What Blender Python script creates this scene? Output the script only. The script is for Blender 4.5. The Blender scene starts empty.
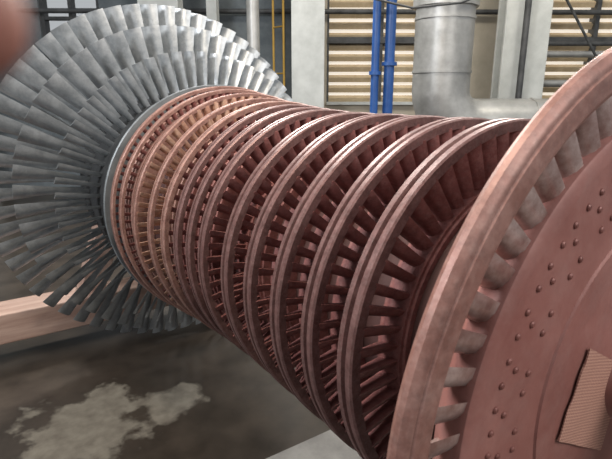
import bpy, bmesh, math, random
from mathutils import Vector, Matrix, Euler
random.seed(3)
AX=1.15            # rotor axis height
CAM=Vector((-1.064,0,1.70)); YAW=math.radians(33.7); PITCH=math.radians(15.27)
ROOMROT=-YAW
# ------------------------------------------------------------ materials
def mat(name,c1,c2=None,rough=.6,metal=0.0,scale=8,detail=6,bump=.0,bscale=60,rvar=.12,c3=None,spec=.45,stretch=(1,1,1),grime=0.0,gcol=(.05,.03,.028),dust=0.0,dcol=(.5,.36,.32)):
    m=bpy.data.materials.new(name);m.use_nodes=True;nt=m.node_tree;N=nt.nodes;L=nt.links
    b=N['Principled BSDF'];b.inputs['Metallic'].default_value=metal
    b.inputs['Specular IOR Level'].default_value=spec
    tc=N.new('ShaderNodeTexCoord');mp=N.new('ShaderNodeMapping');L.new(tc.outputs['Object'],mp.inputs['Vector'])
    mp.inputs['Scale'].default_value=stretch
    n=N.new('ShaderNodeTexNoise');n.inputs['Scale'].default_value=scale;n.inputs['Detail'].default_value=detail;n.inputs['Roughness'].default_value=.65
    L.new(mp.outputs['Vector'],n.inputs['Vector'])
    r=N.new('ShaderNodeValToRGB');r.color_ramp.elements[0].position=.35;r.color_ramp.elements[1].position=.65
    r.color_ramp.elements[0].color=(*c1,1);r.color_ramp.elements[1].color=(*(c2 or c1),1)
    if c3:
        e=r.color_ramp.elements.new(.5);e.color=(*c3,1)
    L.new(n.outputs['Fac'],r.inputs['Fac'])
    out=r.outputs['Color']
    for k,(amt,col,sc) in enumerate(((grime,gcol,2.7),(dust,dcol,5.3))):
        if not amt:continue
        n4=N.new('ShaderNodeTexNoise');n4.inputs['Scale'].default_value=scale*sc;n4.inputs['Detail'].default_value=8;n4.inputs['Roughness'].default_value=.75
        L.new(mp.outputs['Vector'],n4.inputs['Vector'])
        g=N.new('ShaderNodeMapRange');g.inputs['From Min'].default_value=.46;g.inputs['From Max'].default_value=.72;g.inputs['To Max'].default_value=amt
        L.new(n4.outputs['Fac'],g.inputs['Value'])
        mx=N.new('ShaderNodeMix');mx.data_type='RGBA';L.new(g.outputs['Result'],mx.inputs[0]);L.new(out,mx.inputs[6]);mx.inputs[7].default_value=(*col,1);out=mx.outputs[2]
    L.new(out,b.inputs['Base Color'])
    mr=N.new('ShaderNodeMapRange');mr.inputs['To Min'].default_value=max(.05,rough-rvar);mr.inputs['To Max'].default_value=min(1,rough+rvar)
    L.new(n.outputs['Fac'],mr.inputs['Value']);L.new(mr.outputs['Result'],b.inputs['Roughness'])
    if bump:
        n2=N.new('ShaderNodeTexNoise');n2.inputs['Scale'].default_value=bscale;n2.inputs['Detail'].default_value=4
        L.new(tc.outputs['Object'],n2.inputs['Vector'])
        bp=N.new('ShaderNodeBump');bp.inputs['Strength'].default_value=bump;bp.inputs['Distance'].default_value=.01
        L.new(n2.outputs['Fac'],bp.inputs['Height']);L.new(bp.outputs['Normal'],b.inputs['Normal'])
    return m
M_rim=mat('oxidised_rim_steel',(.12,.057,.052),(.19,.10,.092),.46,.3,26,bump=.10,c3=(.155,.076,.07),grime=.6,dust=.3,dcol=(.36,.27,.25))
M_red=mat('red_oxide_blade_steel',(.18,.058,.052),(.28,.11,.10),.55,.15,20,bump=.10,grime=.55,dust=.35,dcol=(.40,.26,.24))
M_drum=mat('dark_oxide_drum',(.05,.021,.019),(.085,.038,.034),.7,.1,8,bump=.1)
M_warm=mat('warm_lit_steel',(.40,.20,.14),(.58,.37,.27),.5,.2,18,bump=.1,grime=.45,gcol=(.14,.08,.065),dust=.45,dcol=(.66,.56,.46))  # lighter orange paints in the warm light falling on these stages
M_warmr=mat('warm_lit_rim',(.19,.09,.072),(.31,.17,.14),.48,.25,24,bump=.1,grime=.5,dust=.4,dcol=(.46,.35,.3))  # rims of the warm-lit stages, that light put into their colour
M_face=mat('red_oxide_disc_face',(.235,.093,.078),(.325,.15,.128),.50,.15,4,bump=.07,c3=(.275,.118,.1),grime=.3,gcol=(.14,.072,.068),dust=.2,dcol=(.42,.27,.24))
M_band=mat('worn_oxide_band',(.19,.088,.07),(.31,.17,.142),.46,.2,12,bump=.08,c3=(.245,.12,.097),grime=.55,gcol=(.09,.046,.04),dust=.3,dcol=(.45,.31,.27))
M_silver=mat('bare_blade_steel',(.28,.17,.15),(.54,.43,.40),.35,.5,16,bump=.05,grime=.6,gcol=(.18,.075,.065))
M_grey=mat('grey_blade_steel',(.25,.27,.285),(.40,.42,.435),.38,.5,14,bump=.05,grime=.3,gcol=(.13,.135,.14))
M_greyr=mat('grey_hub_ring',(.12,.133,.142),(.20,.215,.225),.5,.4,9,bump=.05)
M_hub=mat('dark_grey_hub',(.02,.022,.024),(.04,.042,.044),.6,.3,9)
M_rivet=mat('rivet_oxide',(.15,.055,.045),(.23,.095,.08),.42,.25,20)
# ------------------------------------------------------------ mesh helpers
def finish(name,verts,faces,m,parent=None,sharp=.6,smooth=True,loc=None):
    me=bpy.data.meshes.new(name);me.from_pydata(verts,[],faces);me.update()
    bm=bmesh.new();bm.from_mesh(me)
    bmesh.ops.recalc_face_normals(bm,faces=bm.faces)
    for f in bm.faces:f.smooth=smooth
    for e in bm.edges:
        if len(e.link_faces)==2 and e.calc_face_angle(0)>sharp:e.smooth=False
    bm.to_mesh(me);bm.free()
    o=bpy.data.objects.new(name,me);bpy.context.collection.objects.link(o)
    me.materials.append(m)
    if parent:o.parent=parent
    if loc:o.location=loc
    return o
def empty(name,loc=(0,0,0),rot=(0,0,0)):
    e=bpy.data.objects.new(name,None);bpy.context.collection.objects.link(e);e.location=loc;e.rotation_euler=rot;e.empty_display_size=.1;return e
def lathe(name,prof,m,parent,n=180,closed=True):
    V=[];F=[];k=len(prof)
    for i in range(n):
        a=2*math.pi*i/n;c,s=math.cos(a),math.sin(a)
        for y,r in prof:V.append((r*c,y,r*s))
    for i in range(n):
        j=(i+1)%n
        for q in range(k if closed else k-1):
            w=(q+1)%k
            F.append((i*k+q,i*k+w,j*k+w,j*k+q))
    return finish(name,V,F,m,parent)
def blades(name,n,y0,r0,r1,c0,c1,s0,s1,m,parent,th=.12,camber=.12,K=4,lean=0.0,phase=0.0,sgn=1):
    S=[-.5,-.3,-.05,.2,.5];V=[];F=[]
    for b in range(n):
        A=2*math.pi*(b+phase+random.uniform(-.035,.035))/n;ca,sa=math.cos(A),math.sin(A);base=len(V);M=2*len(S)-2
        js=random.uniform(-2,2);jr=random.uniform(-.004,0)
        for k in range(K+1):
            u=k/K;r=r0+(r1+jr-r0)*u;c=c0+(c1-c0)*u;st=math.radians(s0+(s1-s0)*u+js)*sgn
            ring=[]
            for s in S: ring.append((s*c, (camber*(1-4*s*s)+th*.5*(1-abs(2*s+.2)**2 if abs(2*s+.2)<1 else 0))*c))
            for s in reversed(S[1:-1]): ring.append((s*c, (camber*(1-4*s*s)-th*.5*(1-abs(2*s+.2)**2 if abs(2*s+.2)<1 else 0))*c))
            for (yy,xx) in ring:
                xx*=sgn
                Y=yy*math.cos(st)-xx*math.sin(st);X=yy*math.sin(st)+xx*math.cos(st)+lean*(r-r0)
                V.append((X*-sa+r*ca, y0+Y, X*ca+r*sa))
        for k in range(K):
            for q in range(M):
                w=(q+1)%M
                F.append((base+k*M+q,base+k*M+w,base+(k+1)*M+w,base+(k+1)*M+q))
        F.append(tuple(base+K*M+q for q in range(M)))
    return finish(name,V,F,m,parent,sharp=.9)
def box(name,size,loc,m,parent=None,rot=(0,0,0),bev=.0):
    bm=bmesh.new();bmesh.ops.create_cube(bm,size=1)
    bmesh.ops.scale(bm,vec=size,verts=bm.verts)
    if bev:bmesh.ops.bevel(bm,geom=bm.edges[:],offset=bev,segments=2,affect='EDGES',profile=.5)
    me=bpy.data.meshes.new(name);bm.to_mesh(me);bm.free();me.materials.append(m)
    o=bpy.data.objects.new(name,me);bpy.context.collection.objects.link(o);o.location=loc;o.rotation_euler=rot
    if parent:o.parent=parent
    return o
def tube(name,pts,r,m,parent=None):
    cu=bpy.data.curves.new(name,'CURVE');cu.dimensions='3D';cu.bevel_depth=r;cu.bevel_resolution=4;cu.use_fill_caps=True
    sp=cu.splines.new('POLY');sp.points.add(len(pts)-1)
    for p,q in zip(sp.points,pts):p.co=(*q,1)
    o=bpy.data.objects.new(name,cu);bpy.context.collection.objects.link(o);cu.materials.append(m)
    me=bpy.data.meshes.new_from_object(o.evaluated_get(bpy.context.evaluated_depsgraph_get()))
    bpy.data.objects.remove(o)
    for f in me.polygons:f.use_smooth=True
    o=bpy.data.objects.new(name,me);bpy.context.collection.objects.link(o)
    if not me.materials:me.materials.append(m)
    if parent:o.parent=parent
    return o
# ------------------------------------------------------------ rotor
rotor=empty('steam_turbine_rotor',(0,0,AX))
def shroud(name,y,R,w,t,m):
    p=[(y-w/2,R-t),(y-w/2,R-.004),(y-w/2+.004,R),(y-w*.14,R),(y-w*.07,R-.009),(y+w*.07,R-.009),(y+w*.14,R),(y+w/2-.004,R),(y+w/2,R-.004),(y+w/2,R-t)]
    return lathe(name,p,m,rotor)
def wheel(name,y,rin,rout,w,m):
    p=[(y-w/2,rin),(y-w/2,rout-.012),(y-w/2+.004,rout-.008),(y-w/2+.004,rout),(y+w/2-.004,rout),(y+w/2,rout-.008),(y+w/2,rin)]
    return lathe(name,p,m,rotor)
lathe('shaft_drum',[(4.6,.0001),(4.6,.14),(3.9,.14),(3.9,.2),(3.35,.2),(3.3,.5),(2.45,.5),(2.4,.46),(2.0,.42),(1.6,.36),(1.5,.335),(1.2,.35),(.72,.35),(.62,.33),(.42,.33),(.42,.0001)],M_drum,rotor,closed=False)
stages=[ # y, R, blade length, rim w, thick, n, chord, mats
 (2.30,.582,.028,.034,.016,96,.036,M_red,M_warmr),
 (2.205,.568,.028,.034,.016,96,.036,M_red,M_warmr),
 (2.06,.550,.105,.032,.016,78,.046,M_warm,M_warmr),
 (1.92,.530,.055,.034,.018,76,.040,M_warm,M_warmr),
 (1.79,.519,.042,.040,.020,68,.044,M_red,M_warmr),
 (1.68,.508,.042,.038,.020,68,.044,M_red,M_rim),
 (1.58,.500,.042,.038,.020,68,.044,M_red,M_rim),
 (1.48,.495,.130,.042,.022,66,.056,M_red,M_rim),
 (1.31,.490,.080,.044,.024,66,.054,M_red,M_rim),
 (1.16,.490,.074,.044,.024,64,.054,M_red,M_rim),
 (1.01,.490,.074,.046,.024,64,.056,M_red,M_rim),
 (.865,.490,.074,.046,.024,62,.056,M_red,M_rim),
 (.72,.493,.100,.050,.026,60,.058,M_red,M_rim)]
for i,(y,R,bl,w,t,n,ch,mb,mr) in enumerate(stages):
    shroud('shroud_%d'%i,y,R,w,t,mr)
    blades('blade_row_%d'%i,n,y,R-t-bl-.005,R-t+.006,ch,ch,16,32,mb,rotor,th=.32,camber=.15,phase=random.random())
    wheel('wheel_%d'%i,y,.30,R-t-bl,.078,M_red if i>3 else mr)
# near big stage
Y=.395
lathe('outer_band',[(Y+.030,.60),(Y+.030,.646),(Y+.025,.655),(Y+.017,.659),(Y+.008,.657),(Y+.002,.650),(Y-.001,.645),(Y-.0015,.640),(Y-.005,.637),(Y-.006,.630),(Y-.005,.607),(Y-.001,.602),(Y+.002,.596),(Y+.010,.592),(Y+.03,.592)],M_band,rotor,n=256)
blades('nozzle_blades',66,Y+.026,.510,.605,.060,.062,40,48,M_silver,rotor,th=.16,camber=.24)
lathe('disc_face',[(Y+.06,.515),(Y+.03,.53),(Y+.006,.533),(Y-.002,.530),(Y-.006,.522),(Y-.006,.500),(Y+.000,.497),(Y+.000,.33),(Y-.004,.327),(Y-.004,.27),(Y,.267),(Y,.11),(Y-.03,.09),(Y-.35,.085),(Y-.36,.07),(Y-.9,.07),(Y-.9,.0001)],M_face,rotor,n=256,closed=False)
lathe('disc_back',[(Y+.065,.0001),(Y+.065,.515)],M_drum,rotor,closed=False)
V=[];F=[]
def rivet(x,y,z,r,h):
    b=len(V);K=12
    for (rr,hh) in ((1,0),(.88,.6),(.5,1)):
        for k in range(K):
            a=2*math.pi*k/K;V.append((x+r*rr*math.cos(a),y-h*hh,z+r*rr*math.sin(a)))
    for q in range(2):
        for k in range(K):
            F.append((b+q*K+k,b+q*K+(k+1)%K,b+(q+1)*K+(k+1)%K,b+(q+1)*K+k))
    F.append(tuple(b+2*K+k for k in range(K)))
for row,(r,n,ph) in enumerate(((.458,72,0),(.432,72,.35),(.392,72,.5))):
    for k in range(n):
        if row==2 and k%3==1:continue
        if row==1 and k%2==1:continue
        a=2*math.pi*(k+ph)/n;rivet(r*math.cos(a),Y+.0005,r*math.sin(a),.0066,.0045)
finish('rivets',V,F,M_rivet,rotor)
# LP end
lathe('lp_hub_ring',[(2.395,.50),(2.395,.586),(2.40,.590),(2.41,.590),(2.42,.572),(2.50,.565),(2.50,.50)],M_greyr,rotor)
lathe('lp_hub',[(2.5,.48),(2.5,.56),(2.75,.56),(2.75,.555),(2.9,.555),(2.9,.55),(3.3,.53),(3.3,.3)],M_hub,rotor)
blades('lp_blades_inner',66,2.64,.55,.765,.080,.062,14,40,M_grey,rotor,th=.14,camber=.12,K=6)
blades('lp_blades_middle',56,2.93,.55,.92,.10,.105,14,56,M_grey,rotor,th=.1,camber=.13,K=7,phase=.4)
blades('lp_blades_outer',62,3.22,.53,1.065,.11,.112,14,60,M_grey,rotor,th=.08,camber=.13,K=7)
# ------------------------------------------------------------ cloth patch on disc
M_patch=bpy.data.materials.new('woven_copper_mesh');M_patch.use_nodes=True
nt=M_patch.node_tree;b=nt.nodes['Principled BSDF'];b.inputs['Roughness'].default_value=.6
tc=nt.nodes.new('ShaderNodeTexCoord');mp=nt.nodes.new('ShaderNodeMapping');mp.inputs['Rotation'].default_value=(0,.51,0);mp.inputs['Location'].default_value=(0,.501,0);ck=nt.nodes.new('ShaderNodeTexChecker');ck.inputs['Scale'].default_value=230
ck.inputs['Color1'].default_value=(.50,.29,.22,1);ck.inputs['Color2'].default_value=(.28,.135,.105,1)
mp.inputs['Scale'].default_value=(1,.0,1)
nt.links.new(tc.outputs['Object'],mp.inputs['Vector']);nt.links.new(mp.outputs['Vector'],ck.inputs['Vector']);nt.links.new(ck.outputs['Color'],b.inputs['Base Color'])
V=[];F=[];nx=14;ny=12
P0=Vector((-.195,0,.11));U=Vector((.87,0,-.49)).normalized();W=Vector((-.06,0,-.161)).normalized()
for layer in (0,1):
    for i in range(nx+1):
        for j in range(ny+1):
            p=P0+U*(i/nx*.20)+W*(j/ny*.178)+U*.002*math.sin(j*1.3)
            V.append((p.x,Y-.0045-(.0025+.0008*math.sin(i*.9+j*.6))*(1-layer),p.z))
n1=(nx+1)*(ny+1)
for i in range(nx):
    for j in range(ny):
        a=i*(ny+1)+j;F.append((a,a+1,a+ny+2,a+ny+1))
        F.append((n1+a,n1+a+ny+1,n1+a+ny+2,n1+a+1))
for i in range(nx):
    for j in (0,ny):
        a=i*(ny+1)+j;F.append((a,a+ny+1,n1+a+ny+1,n1+a))
for j in range(ny):
    for i in (0,nx):
        a=i*(ny+1)+j;F.append((a,a+1,n1+a+1,n1+a))
finish('woven_patch',V,F,M_patch,rotor)
# ------------------------------------------------------------ floor
fm=bpy.data.materials.new('wet_concrete_floor');fm.use_nodes=True;nt=fm.node_tree;N=nt.nodes;L=nt.links;b=N['Principled BSDF']
geo=N.new('ShaderNodeNewGeometry');ns=N.new('ShaderNodeTexNoise');ns.inputs['Scale'].default_value=4.5;ns.inputs['Detail'].default_value=7;ns.inputs['Roughness'].default_value=.6
L.new(geo.outputs['Position'],ns.inputs['Vector'])
def blob(c,r):
    d=N.new('ShaderNodeVectorMath');d.operation='DISTANCE';L.new(geo.outputs['Position'],d.inputs[0]);d.inputs[1].default_value=c
    m=N.new('ShaderNodeMath');m.operation='DIVIDE';L.new(d.outputs['Value'],m.inputs[0]);m.inputs[1].default_value=r;return m
m1=blob((-.76,2.54,0),.38);m2=blob((-.33,2.50,0),.20)
mn=N.new('ShaderNodeMath');mn.operation='MINIMUM';L.new(m1.outputs[0],mn.inputs[0]);L.new(m2.outputs[0],mn.inputs[1])
ad=N.new('ShaderNodeMath');ad.operation='MULTIPLY_ADD';L.new(ns.outputs['Fac'],ad.inputs[0]);ad.inputs[1].default_value=2.6;L.new(mn.outputs[0],ad.inputs[2])
mr=N.new('ShaderNodeMapRange');mr.inputs['From Min'].default_value=1.95;mr.inputs['From Max'].default_value=2.2;L.new(ad.outputs[0],mr.inputs['Value'])
mix=N.new('ShaderNodeMix');mix.data_type='RGBA';L.new(mr.outputs['Result'],mix.inputs[0])
n3=N.new('ShaderNodeTexNoise');n3.inputs['Scale'].default_value=14;n3.inputs['Detail'].default_value=6;L.new(geo.outputs['Position'],n3.inputs['Vector'])
r1=N.new('ShaderNodeValToRGB');r1.color_ramp.elements[0].position=.3;r1.color_ramp.elements[1].position=.7;r1.color_ramp.elements[0].color=(.11,.093,.072,1);r1.color_ramp.elements[1].color=(.185,.165,.13,1)
r2=N.new('ShaderNodeValToRGB');r2.color_ramp.elements[0].position=.3;r2.color_ramp.elements[1].position=.7;r2.color_ramp.elements[0].color=(.022,.017,.013,1);r2.color_ramp.elements[1].color=(.055,.043,.033,1)
L.new(n3.outputs['Fac'],r1.inputs['Fac']);L.new(ns.outputs['Fac'],r2.inputs['Fac'])
L.new(r1.outputs['Color'],mix.inputs[6]);L.new(r2.outputs['Color'],mix.inputs[7]);L.new(mix.outputs[2],b.inputs['Base Color'])
m4=N.new('ShaderNodeMapRange');L.new(mr.outputs['Result'],m4.inputs['Value']);m4.inputs['To Min'].default_value=.85;m4.inputs['To Max'].default_value=.3;L.new(m4.outputs['Result'],b.inputs['Roughness'])
box('floor',(40,40,.2),(0,5,-.1),fm)
M_conc=mat('concrete',(.16,.15,.14),(.25,.24,.22),.85,0,6,bump=.1)
box('concrete_plinth',(1.9,1.4,.10),(.72,1.0,.05),M_conc,bev=.01)
# ------------------------------------------------------------ supports
M_wood=mat('reddish_brown_timber',(.25,.155,.12),(.40,.28,.225),.7,0,5,bump=.1,stretch=(.3,3,3))
st=empty('rotor_support_stand',(0,0,0))
box('cross_beam',(2.8,.26,.20),(-.25,3.60,.25),M_wood,st,bev=.008)
box('foot_1',(.2,.5,.15),(-1.45,3.60,.075),M_wood,st,bev=.008)
box('foot_2',(.2,.5,.15),(.9,3.60,.075),M_wood,st,bev=.008)
box('post_1',(.16,.16,.58),(-.4,3.64,.61),M_wood,st,bev=.006,rot=(0,.35,0))
box('post_2',(.16,.16,.58),(.4,3.64,.61),M_wood,st,bev=.006,rot=(0,-.35,0))
box('saddle',(.7,.18,.10),(0,3.64,.898),M_wood,st,bev=.006)
st2=empty('rotor_front_stand',(0,0,0))
box('cross_beam',(1.6,.2,.2),(.1,-.35,.10),M_wood,st2,bev=.008)
box('post_1',(.16,.16,.9),(-.2,-.35,.62),M_wood,st2,rot=(0,.2,0));box('post_2',(.16,.16,.9),(.2,-.35,.62),M_wood,st2,rot=(0,-.2,0))
box('saddle',(.5,.16,.06),(0,-.35,1.05),M_wood,st2)
# ------------------------------------------------------------ hall
hall=Matrix.Translation((CAM.x,CAM.y,0))@Matrix.Rotation(ROOMROT,4,'Z')   # local x=right, y=depth
def H(x,y,z):return hall@Vector((x,y,z))
HR=(0,0,ROOMROT)
def hbox(name,size,x,y,z,m,parent=None,bev=0,rz=0,rx=0,ry=0):
    return box(name,size,H(x,y,z),m,parent,(rx,ry,ROOMROT+rz),bev)
M_wall=mat('painted_wall',(.40,.36,.29),(.50,.45,.37),.8,0,3)
M_wallb=mat('blue_grey_wall',(.10,.12,.135),(.18,.205,.22),.8,0,3)
M_col=mat('white_painted_column',(.44,.46,.45),(.56,.58,.57),.6,0,3)
M_slat=mat('beige_louvre_slat',(.48,.37,.23),(.64,.53,.37),.6,0,4)
M_duct=mat('galvanised_duct',(.32,.32,.31),(.46,.46,.45),.42,.5,4)
M_blue=mat('blue_pipe_paint',(.014,.06,.22),(.025,.09,.29),.4,0,6)
M_yel=mat('yellow_rail_paint',(.50,.30,.05),(.58,.36,.08),.5,0,6)
M_dark=mat('dark_steel',(.05,.052,.055),(.10,.103,.106),.6,.3,6)
M_glz=bpy.data.materials.new('daylit_frosted_glazing');M_glz.use_nodes=True
b=M_glz.node_tree.nodes['Principled BSDF'];b.inputs['Base Color'].default_value=(.7,.7,.68,1);b.inputs['Emission Color'].default_value=(1,.94,.84,1);b.inputs['Emission Strength'].default_value=.65
WY=9.0
wins=[(.35,2.15),(3.9,8.5)]
def wallpieces():
    out=[hbox('p',(10,.25,1.55),5,WY,.775,M_wall),hbox('p',(10,.25,2.2),5,WY,5.4,M_wall)]
    xs=[0]+[v for w in wins for v in w]+[10]
    for a,b_ in zip(xs[::2],xs[1::2]):
        out.append(hbox('p',(b_-a,.25,2.75),(a+b_)/2,WY,2.925,M_wall))
    return out
def join(objs,name):
    bpy.ops.object.select_all(action='DESELECT')
    for o in objs:o.select_set(True)
    bpy.context.view_layer.objects.active=objs[0];bpy.ops.object.join();objs[0].name=name;return objs[0]
join(wallpieces(),'wall_back')
wl=[(-7.2,-6.0),(-4.4,-3.4)]
P=[hbox('p',(10,.25,2.2),-5,WY,1.1,M_wallb),hbox('p',(10,.25,2.9),-5,WY,5.05,M_wallb)]
xs=[-10]+[v for w in wl for v in w]+[0]
for a,b_ in zip(xs[::2],xs[1::2]):P.append(hbox('p',(b_-a,.25,1.4),(a+b_)/2,WY,2.9,M_wallb))
join(P,'wall_back_left')
for k,(a,b_) in enumerate(wl):
    par=empty('window_%d'%(k+3),H((a+b_)/2,WY,2.9),HR);w=b_-a
    for x in (-w/2+.03,0,w/2-.03):box('mullion',(.06,.16,1.4),(x,0,0),M_dark,par)
    for z in (-.67,0,.67):box('bar',(w,.14,.05),(0,0,z),M_dark,par)
for wi,(a,b_) in enumerate(wins):
    par=empty('window_%d'%(wi+1),H((a+b_)/2,WY,2.9),HR)
    w=b_-a;k=0;z=-1.3
    while z<1.4:
        box('slat_%d'%k,(w,.10,.085),(0,0,z),M_slat,par,(math.radians(28),0,0));z+=.17;k+=1
    x=-w/2
    while x<w/2+.01:
        box('mullion',(.07,.20,2.75),(x,-.02,0),M_dark,par);x+=w/max(1,round(w/.9))
    box('sill',(w,.3,.05),(0,-.05,-1.37),M_col,par)
    box('midrail',(w,.22,.10),(0,-.03,-.35),M_dark,par)
    box('glazing',(w,.01,2.75),(0,.10,0),M_glz,par)
box('wall_left',(.25,16,6.5),H(-10,1,3.25),M_wallb,None,HR)
def column(x,y,w,d=.3,h=6.5):
    e=empty('steel_column',H(x,y,0),HR)
    box('web',(w*.3,d,h),(0,0,h/2),M_col,e)
    box('flange_front',(w,.05,h),(0,-d/2,h/2),M_col,e,bev=.006)
    box('flange_back',(w,.05,h),(0,d/2,h/2),M_col,e,bev=.006)
    box('base_plate',(w*1.2,d*1.3,.04),(0,0,.02),M_dark,e)
    return e
column(.03,8.2,.50);column(3.22,7.95,.66);column(-2.2,8.2,.6);column(-1.45,8.4,.16,.2);column(-5.5,8.2,.6)
tube('conduit',[H(3.12,7.6,0.0),H(3.12,7.6,6)],.045,M_dark)
bp=empty('blue_pipes')
for k,(x,r) in enumerate(((.79,.046),(.95,.060))):
    tube('pipe_%d'%k,[H(x,6,0),H(x,6,6)],r,M_blue,bp)
    for z in (1.2,1.9,4.0):
        tube('flange_%d'%k,[H(x,6,z+k*.1),H(x,6,z+.04+k*.1)],r*1.5,M_blue,bp)
dp=empty('insulated_duct')
DY=6.9
pts=[H(1.78,DY,6)]+[H(1.78,DY,z) for z in (4,3,2)]
for k in range(0,9):
    a=math.pi/2*k/8;pts.append(H(1.78+.5*(1-math.cos(a)),DY,1.75-.5*math.sin(a)))
pts+=[H(5,DY,1.25),H(9,DY,1.25)]
tube('duct_run',pts,.38,M_duct,dp)
for z in (1.95,2.6,3.3):
    tube('seam',[H(1.78,DY,z),H(1.78,DY,z+.03)],.392,M_duct,dp)
for z in (2.75,):
    tube('collar',[H(1.78,DY,z),H(1.78,DY,z+.12)],.42,M_duct,dp)
for x in (3.0,4.2,5.4,6.6):
    tube('seam',[H(x,DY,1.25),H(x+.03,DY,1.25)],.392,M_duct,dp)
for x in (3.6,7.0):
    box('support',(.12,.3,.88),H(x,DY,.44),M_dark,dp,HR)
rl=empty('yellow_stair_railing')
for x,y in ((-.35,8.3),(-.52,8.5)):
    tube('post',[H(x,y,0),H(x,y,4)],.018,M_yel,rl)
for k in range(5):
    z=.6+k*.7
    tube('rail',[H(-.35,8.3,z),H(-.52,8.5,z)],.013,M_yel,rl)
tube('steam_pipe',[H(-.75,7.6,0),H(-.75,7.6,6)],.09,M_duct)
tube('overhead_cable',[H(3.3,6.2,3.6),H(3.6,6.2,3.0),H(4.1,6.2,2.45),H(4.8,6.2,2.2),H(6,6.2,2.1)],.02,M_dark)
tube('overhead_pipe',[H(-9,8.75,3.0),H(9,8.75,2.95)],.04,M_dark)
tube('sagging_cable',[H(.25,5.6,2.85),H(.6,5.6,2.66),H(1.1,5.6,2.55),H(1.6,5.6,2.6),H(2.4,5.6,2.9)],.012,M_dark)
pr=empty('wall_pipe_rack')
for z,r in ((2.30,.05),(2.46,.035),(1.85,.06)):
    tube('pipe',[H(3.75,8.5,z),H(9,8.5,z)],r,M_duct if r>.04 else M_dark,pr)
for x in (5.6,7.2):
    tube('riser',[H(x,8.42,0),H(x,8.42,3.6)],.04,M_col,pr)
tube('diagonal_brace',[H(3.9,8.3,3.2),H(4.6,8.3,2.2)],.02,M_dark,pr)
# ------------------------------------------------------------ camera
cam=bpy.data.cameras.new('camera');co=bpy.data.objects.new('camera',cam);bpy.context.collection.objects.link(co)
cam.sensor_width=36;cam.lens=500/612*36;cam.clip_start=.005
co.location=CAM;co.rotation_euler=(math.pi/2-PITCH,0,-YAW)
cam.dof.use_dof=True;cam.dof.focus_distance=1.9;cam.dof.aperture_fstop=10
bpy.context.scene.camera=co
# ------------------------------------------------------------ photographer's hand (finger at the lens edge)
M_skin=mat('skin',(.24,.10,.075),(.31,.14,.11),.55,0,40,bump=.05)
RM=Euler((math.pi/2-PITCH,0,-YAW)).to_matrix()
hb=bmesh.new()
def limb(pts):
    P=[(Vector(p),r) for p,r in pts];Q=[]
    for (a,ra),(b_,rb) in zip(P,P[1:]):
        n=max(2,int((b_-a).length/.0025))
        for k in range(n):Q.append((a.lerp(b_,k/n),ra+(rb-ra)*k/n))
    Q.append(P[-1])
    for _ in range(6):
        Q=[Q[0]]+[((Q[i-1][0]+Q[i][0]*2+Q[i+1][0])/4,(Q[i-1][1]+2*Q[i][1]+Q[i+1][1])/4) for i in range(1,len(Q)-1)]+[Q[-1]]
    step=max(1,len(Q)//24)
    for i,(p,r) in enumerate(Q):
        if i%step and i!=len(Q)-1:continue
        bmesh.ops.create_icosphere(hb,subdivisions=2,radius=r,matrix=Matrix.Translation(p))
wrist=((-.115,-.085,.055),.024);palm=((-.112,-.030,.042),.026)
limb([wrist,palm,((-.108,.000,.036),.020)])
limb([((-.122,-.085,.062),.022),((-.122,-.02,.060),.022)])
limb([palm,((-.100,.020,.022),.0115),((-.085,.044,-.006),.0095),((-.060,.040,-.034),.0088),((-.0440,.0285,-.046),.0084),((-.0360,.0217,-.050),.0080)])
limb([palm,((-.112,.015,.044),.0115),((-.100,.046,.028),.0092),((-.078,.048,.012),.0086),((-.062,.040,.006),.0078)])
limb([palm,((-.122,.005,.060),.011),((-.112,.036,.056),.0090),((-.088,.040,.042),.0083),((-.070,.034,.034),.0075)])
limb([((-.122,-.03,.062),.018),((-.130,-.012,.072),.010),((-.122,.018,.076),.0080),((-.104,.024,.064),.0074),((-.088,.020,.058),.0066)])
limb([wrist,((-.085,-.050,.050),.013),((-.062,-.030,.045),.0102),((-.045,-.012,.040),.0088)])
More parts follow.
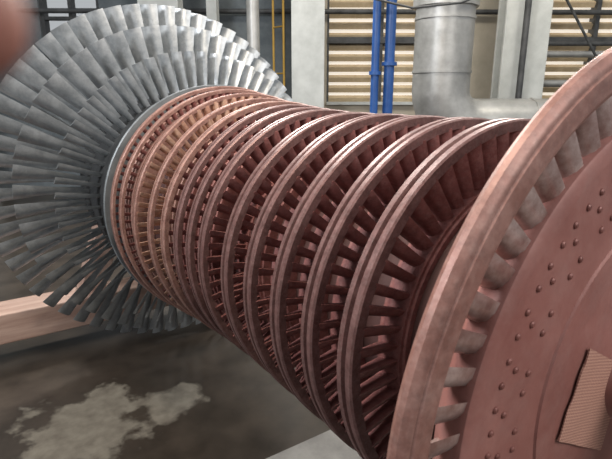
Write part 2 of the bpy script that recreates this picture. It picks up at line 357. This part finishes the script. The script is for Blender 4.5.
limb([wrist,((-.125,-.16,.10),.027),((-.14,-.30,.19),.038)])
bmesh.ops.rotate(hb,verts=hb.verts,cent=(0,0,0),matrix=RM)
me=bpy.data.meshes.new('photographer_hand');hb.to_mesh(me);hb.free()
ho=bpy.data.objects.new('photographer_hand',me);bpy.context.collection.objects.link(ho);ho.location=CAM
me.materials.append(M_skin)
rm=ho.modifiers.new('remesh','REMESH');rm.mode='VOXEL';rm.voxel_size=.0016;rm.use_smooth_shade=True
sm=ho.modifiers.new('smooth','SMOOTH');sm.iterations=6;sm.factor=.5
# ------------------------------------------------------------ light
w=bpy.data.worlds.new('world');bpy.context.scene.world=w;w.use_nodes=True
w.node_tree.nodes['Background'].inputs[0].default_value=(.92,.96,1,1);w.node_tree.nodes['Background'].inputs[1].default_value=.48
def area(name,loc,tgt,size,power,col):
    l=bpy.data.lights.new(name,'AREA');l.shape='RECTANGLE';l.size=size[0];l.size_y=size[1];l.energy=power;l.color=col
    o=bpy.data.objects.new(name,l);bpy.context.collection.objects.link(o);o.location=loc
    o.rotation_euler=(Vector(tgt)-Vector(loc)).to_track_quat('-Z','Y').to_euler();return o
area('skylight_front',(1.0,-3.5,4.5),(0,1,1),(2.4,1.8),190,(1,.96,.92))
area('lp_fill_left',(-4.5,2.0,4.0),(0,2.9,1),(1.5,1),240,(.97,.98,1))  # added unseen light for highlights on the grey LP blades
area('warm_fill',(-.9,.9,3.3),(-.1,2.1,1.5),(.4,.4),50,(1,.87,.72))  # unseen light added to warm the pale orange stages
area('window_light',(3.0,2.5,3.8),(0,1.0,1.4),(1.2,1.2),180,(1,.95,.88))
area('rim_backlight',(1.2,6.0,5.2),(0,1.5,1.5),(1.4,1.0),420,(1,.97,.92))  # unseen backlight, added for grazing highlights on the rim tops
area('wall_fill',tuple(H(2.0,5.5,5.5)),tuple(H(2.0,9,2.2)),(4,.6),190,(1,.92,.78))  # added fill that brightens the back wall and louvre slats, no real fixture
bpy.context.scene.view_settings.view_transform='Standard'
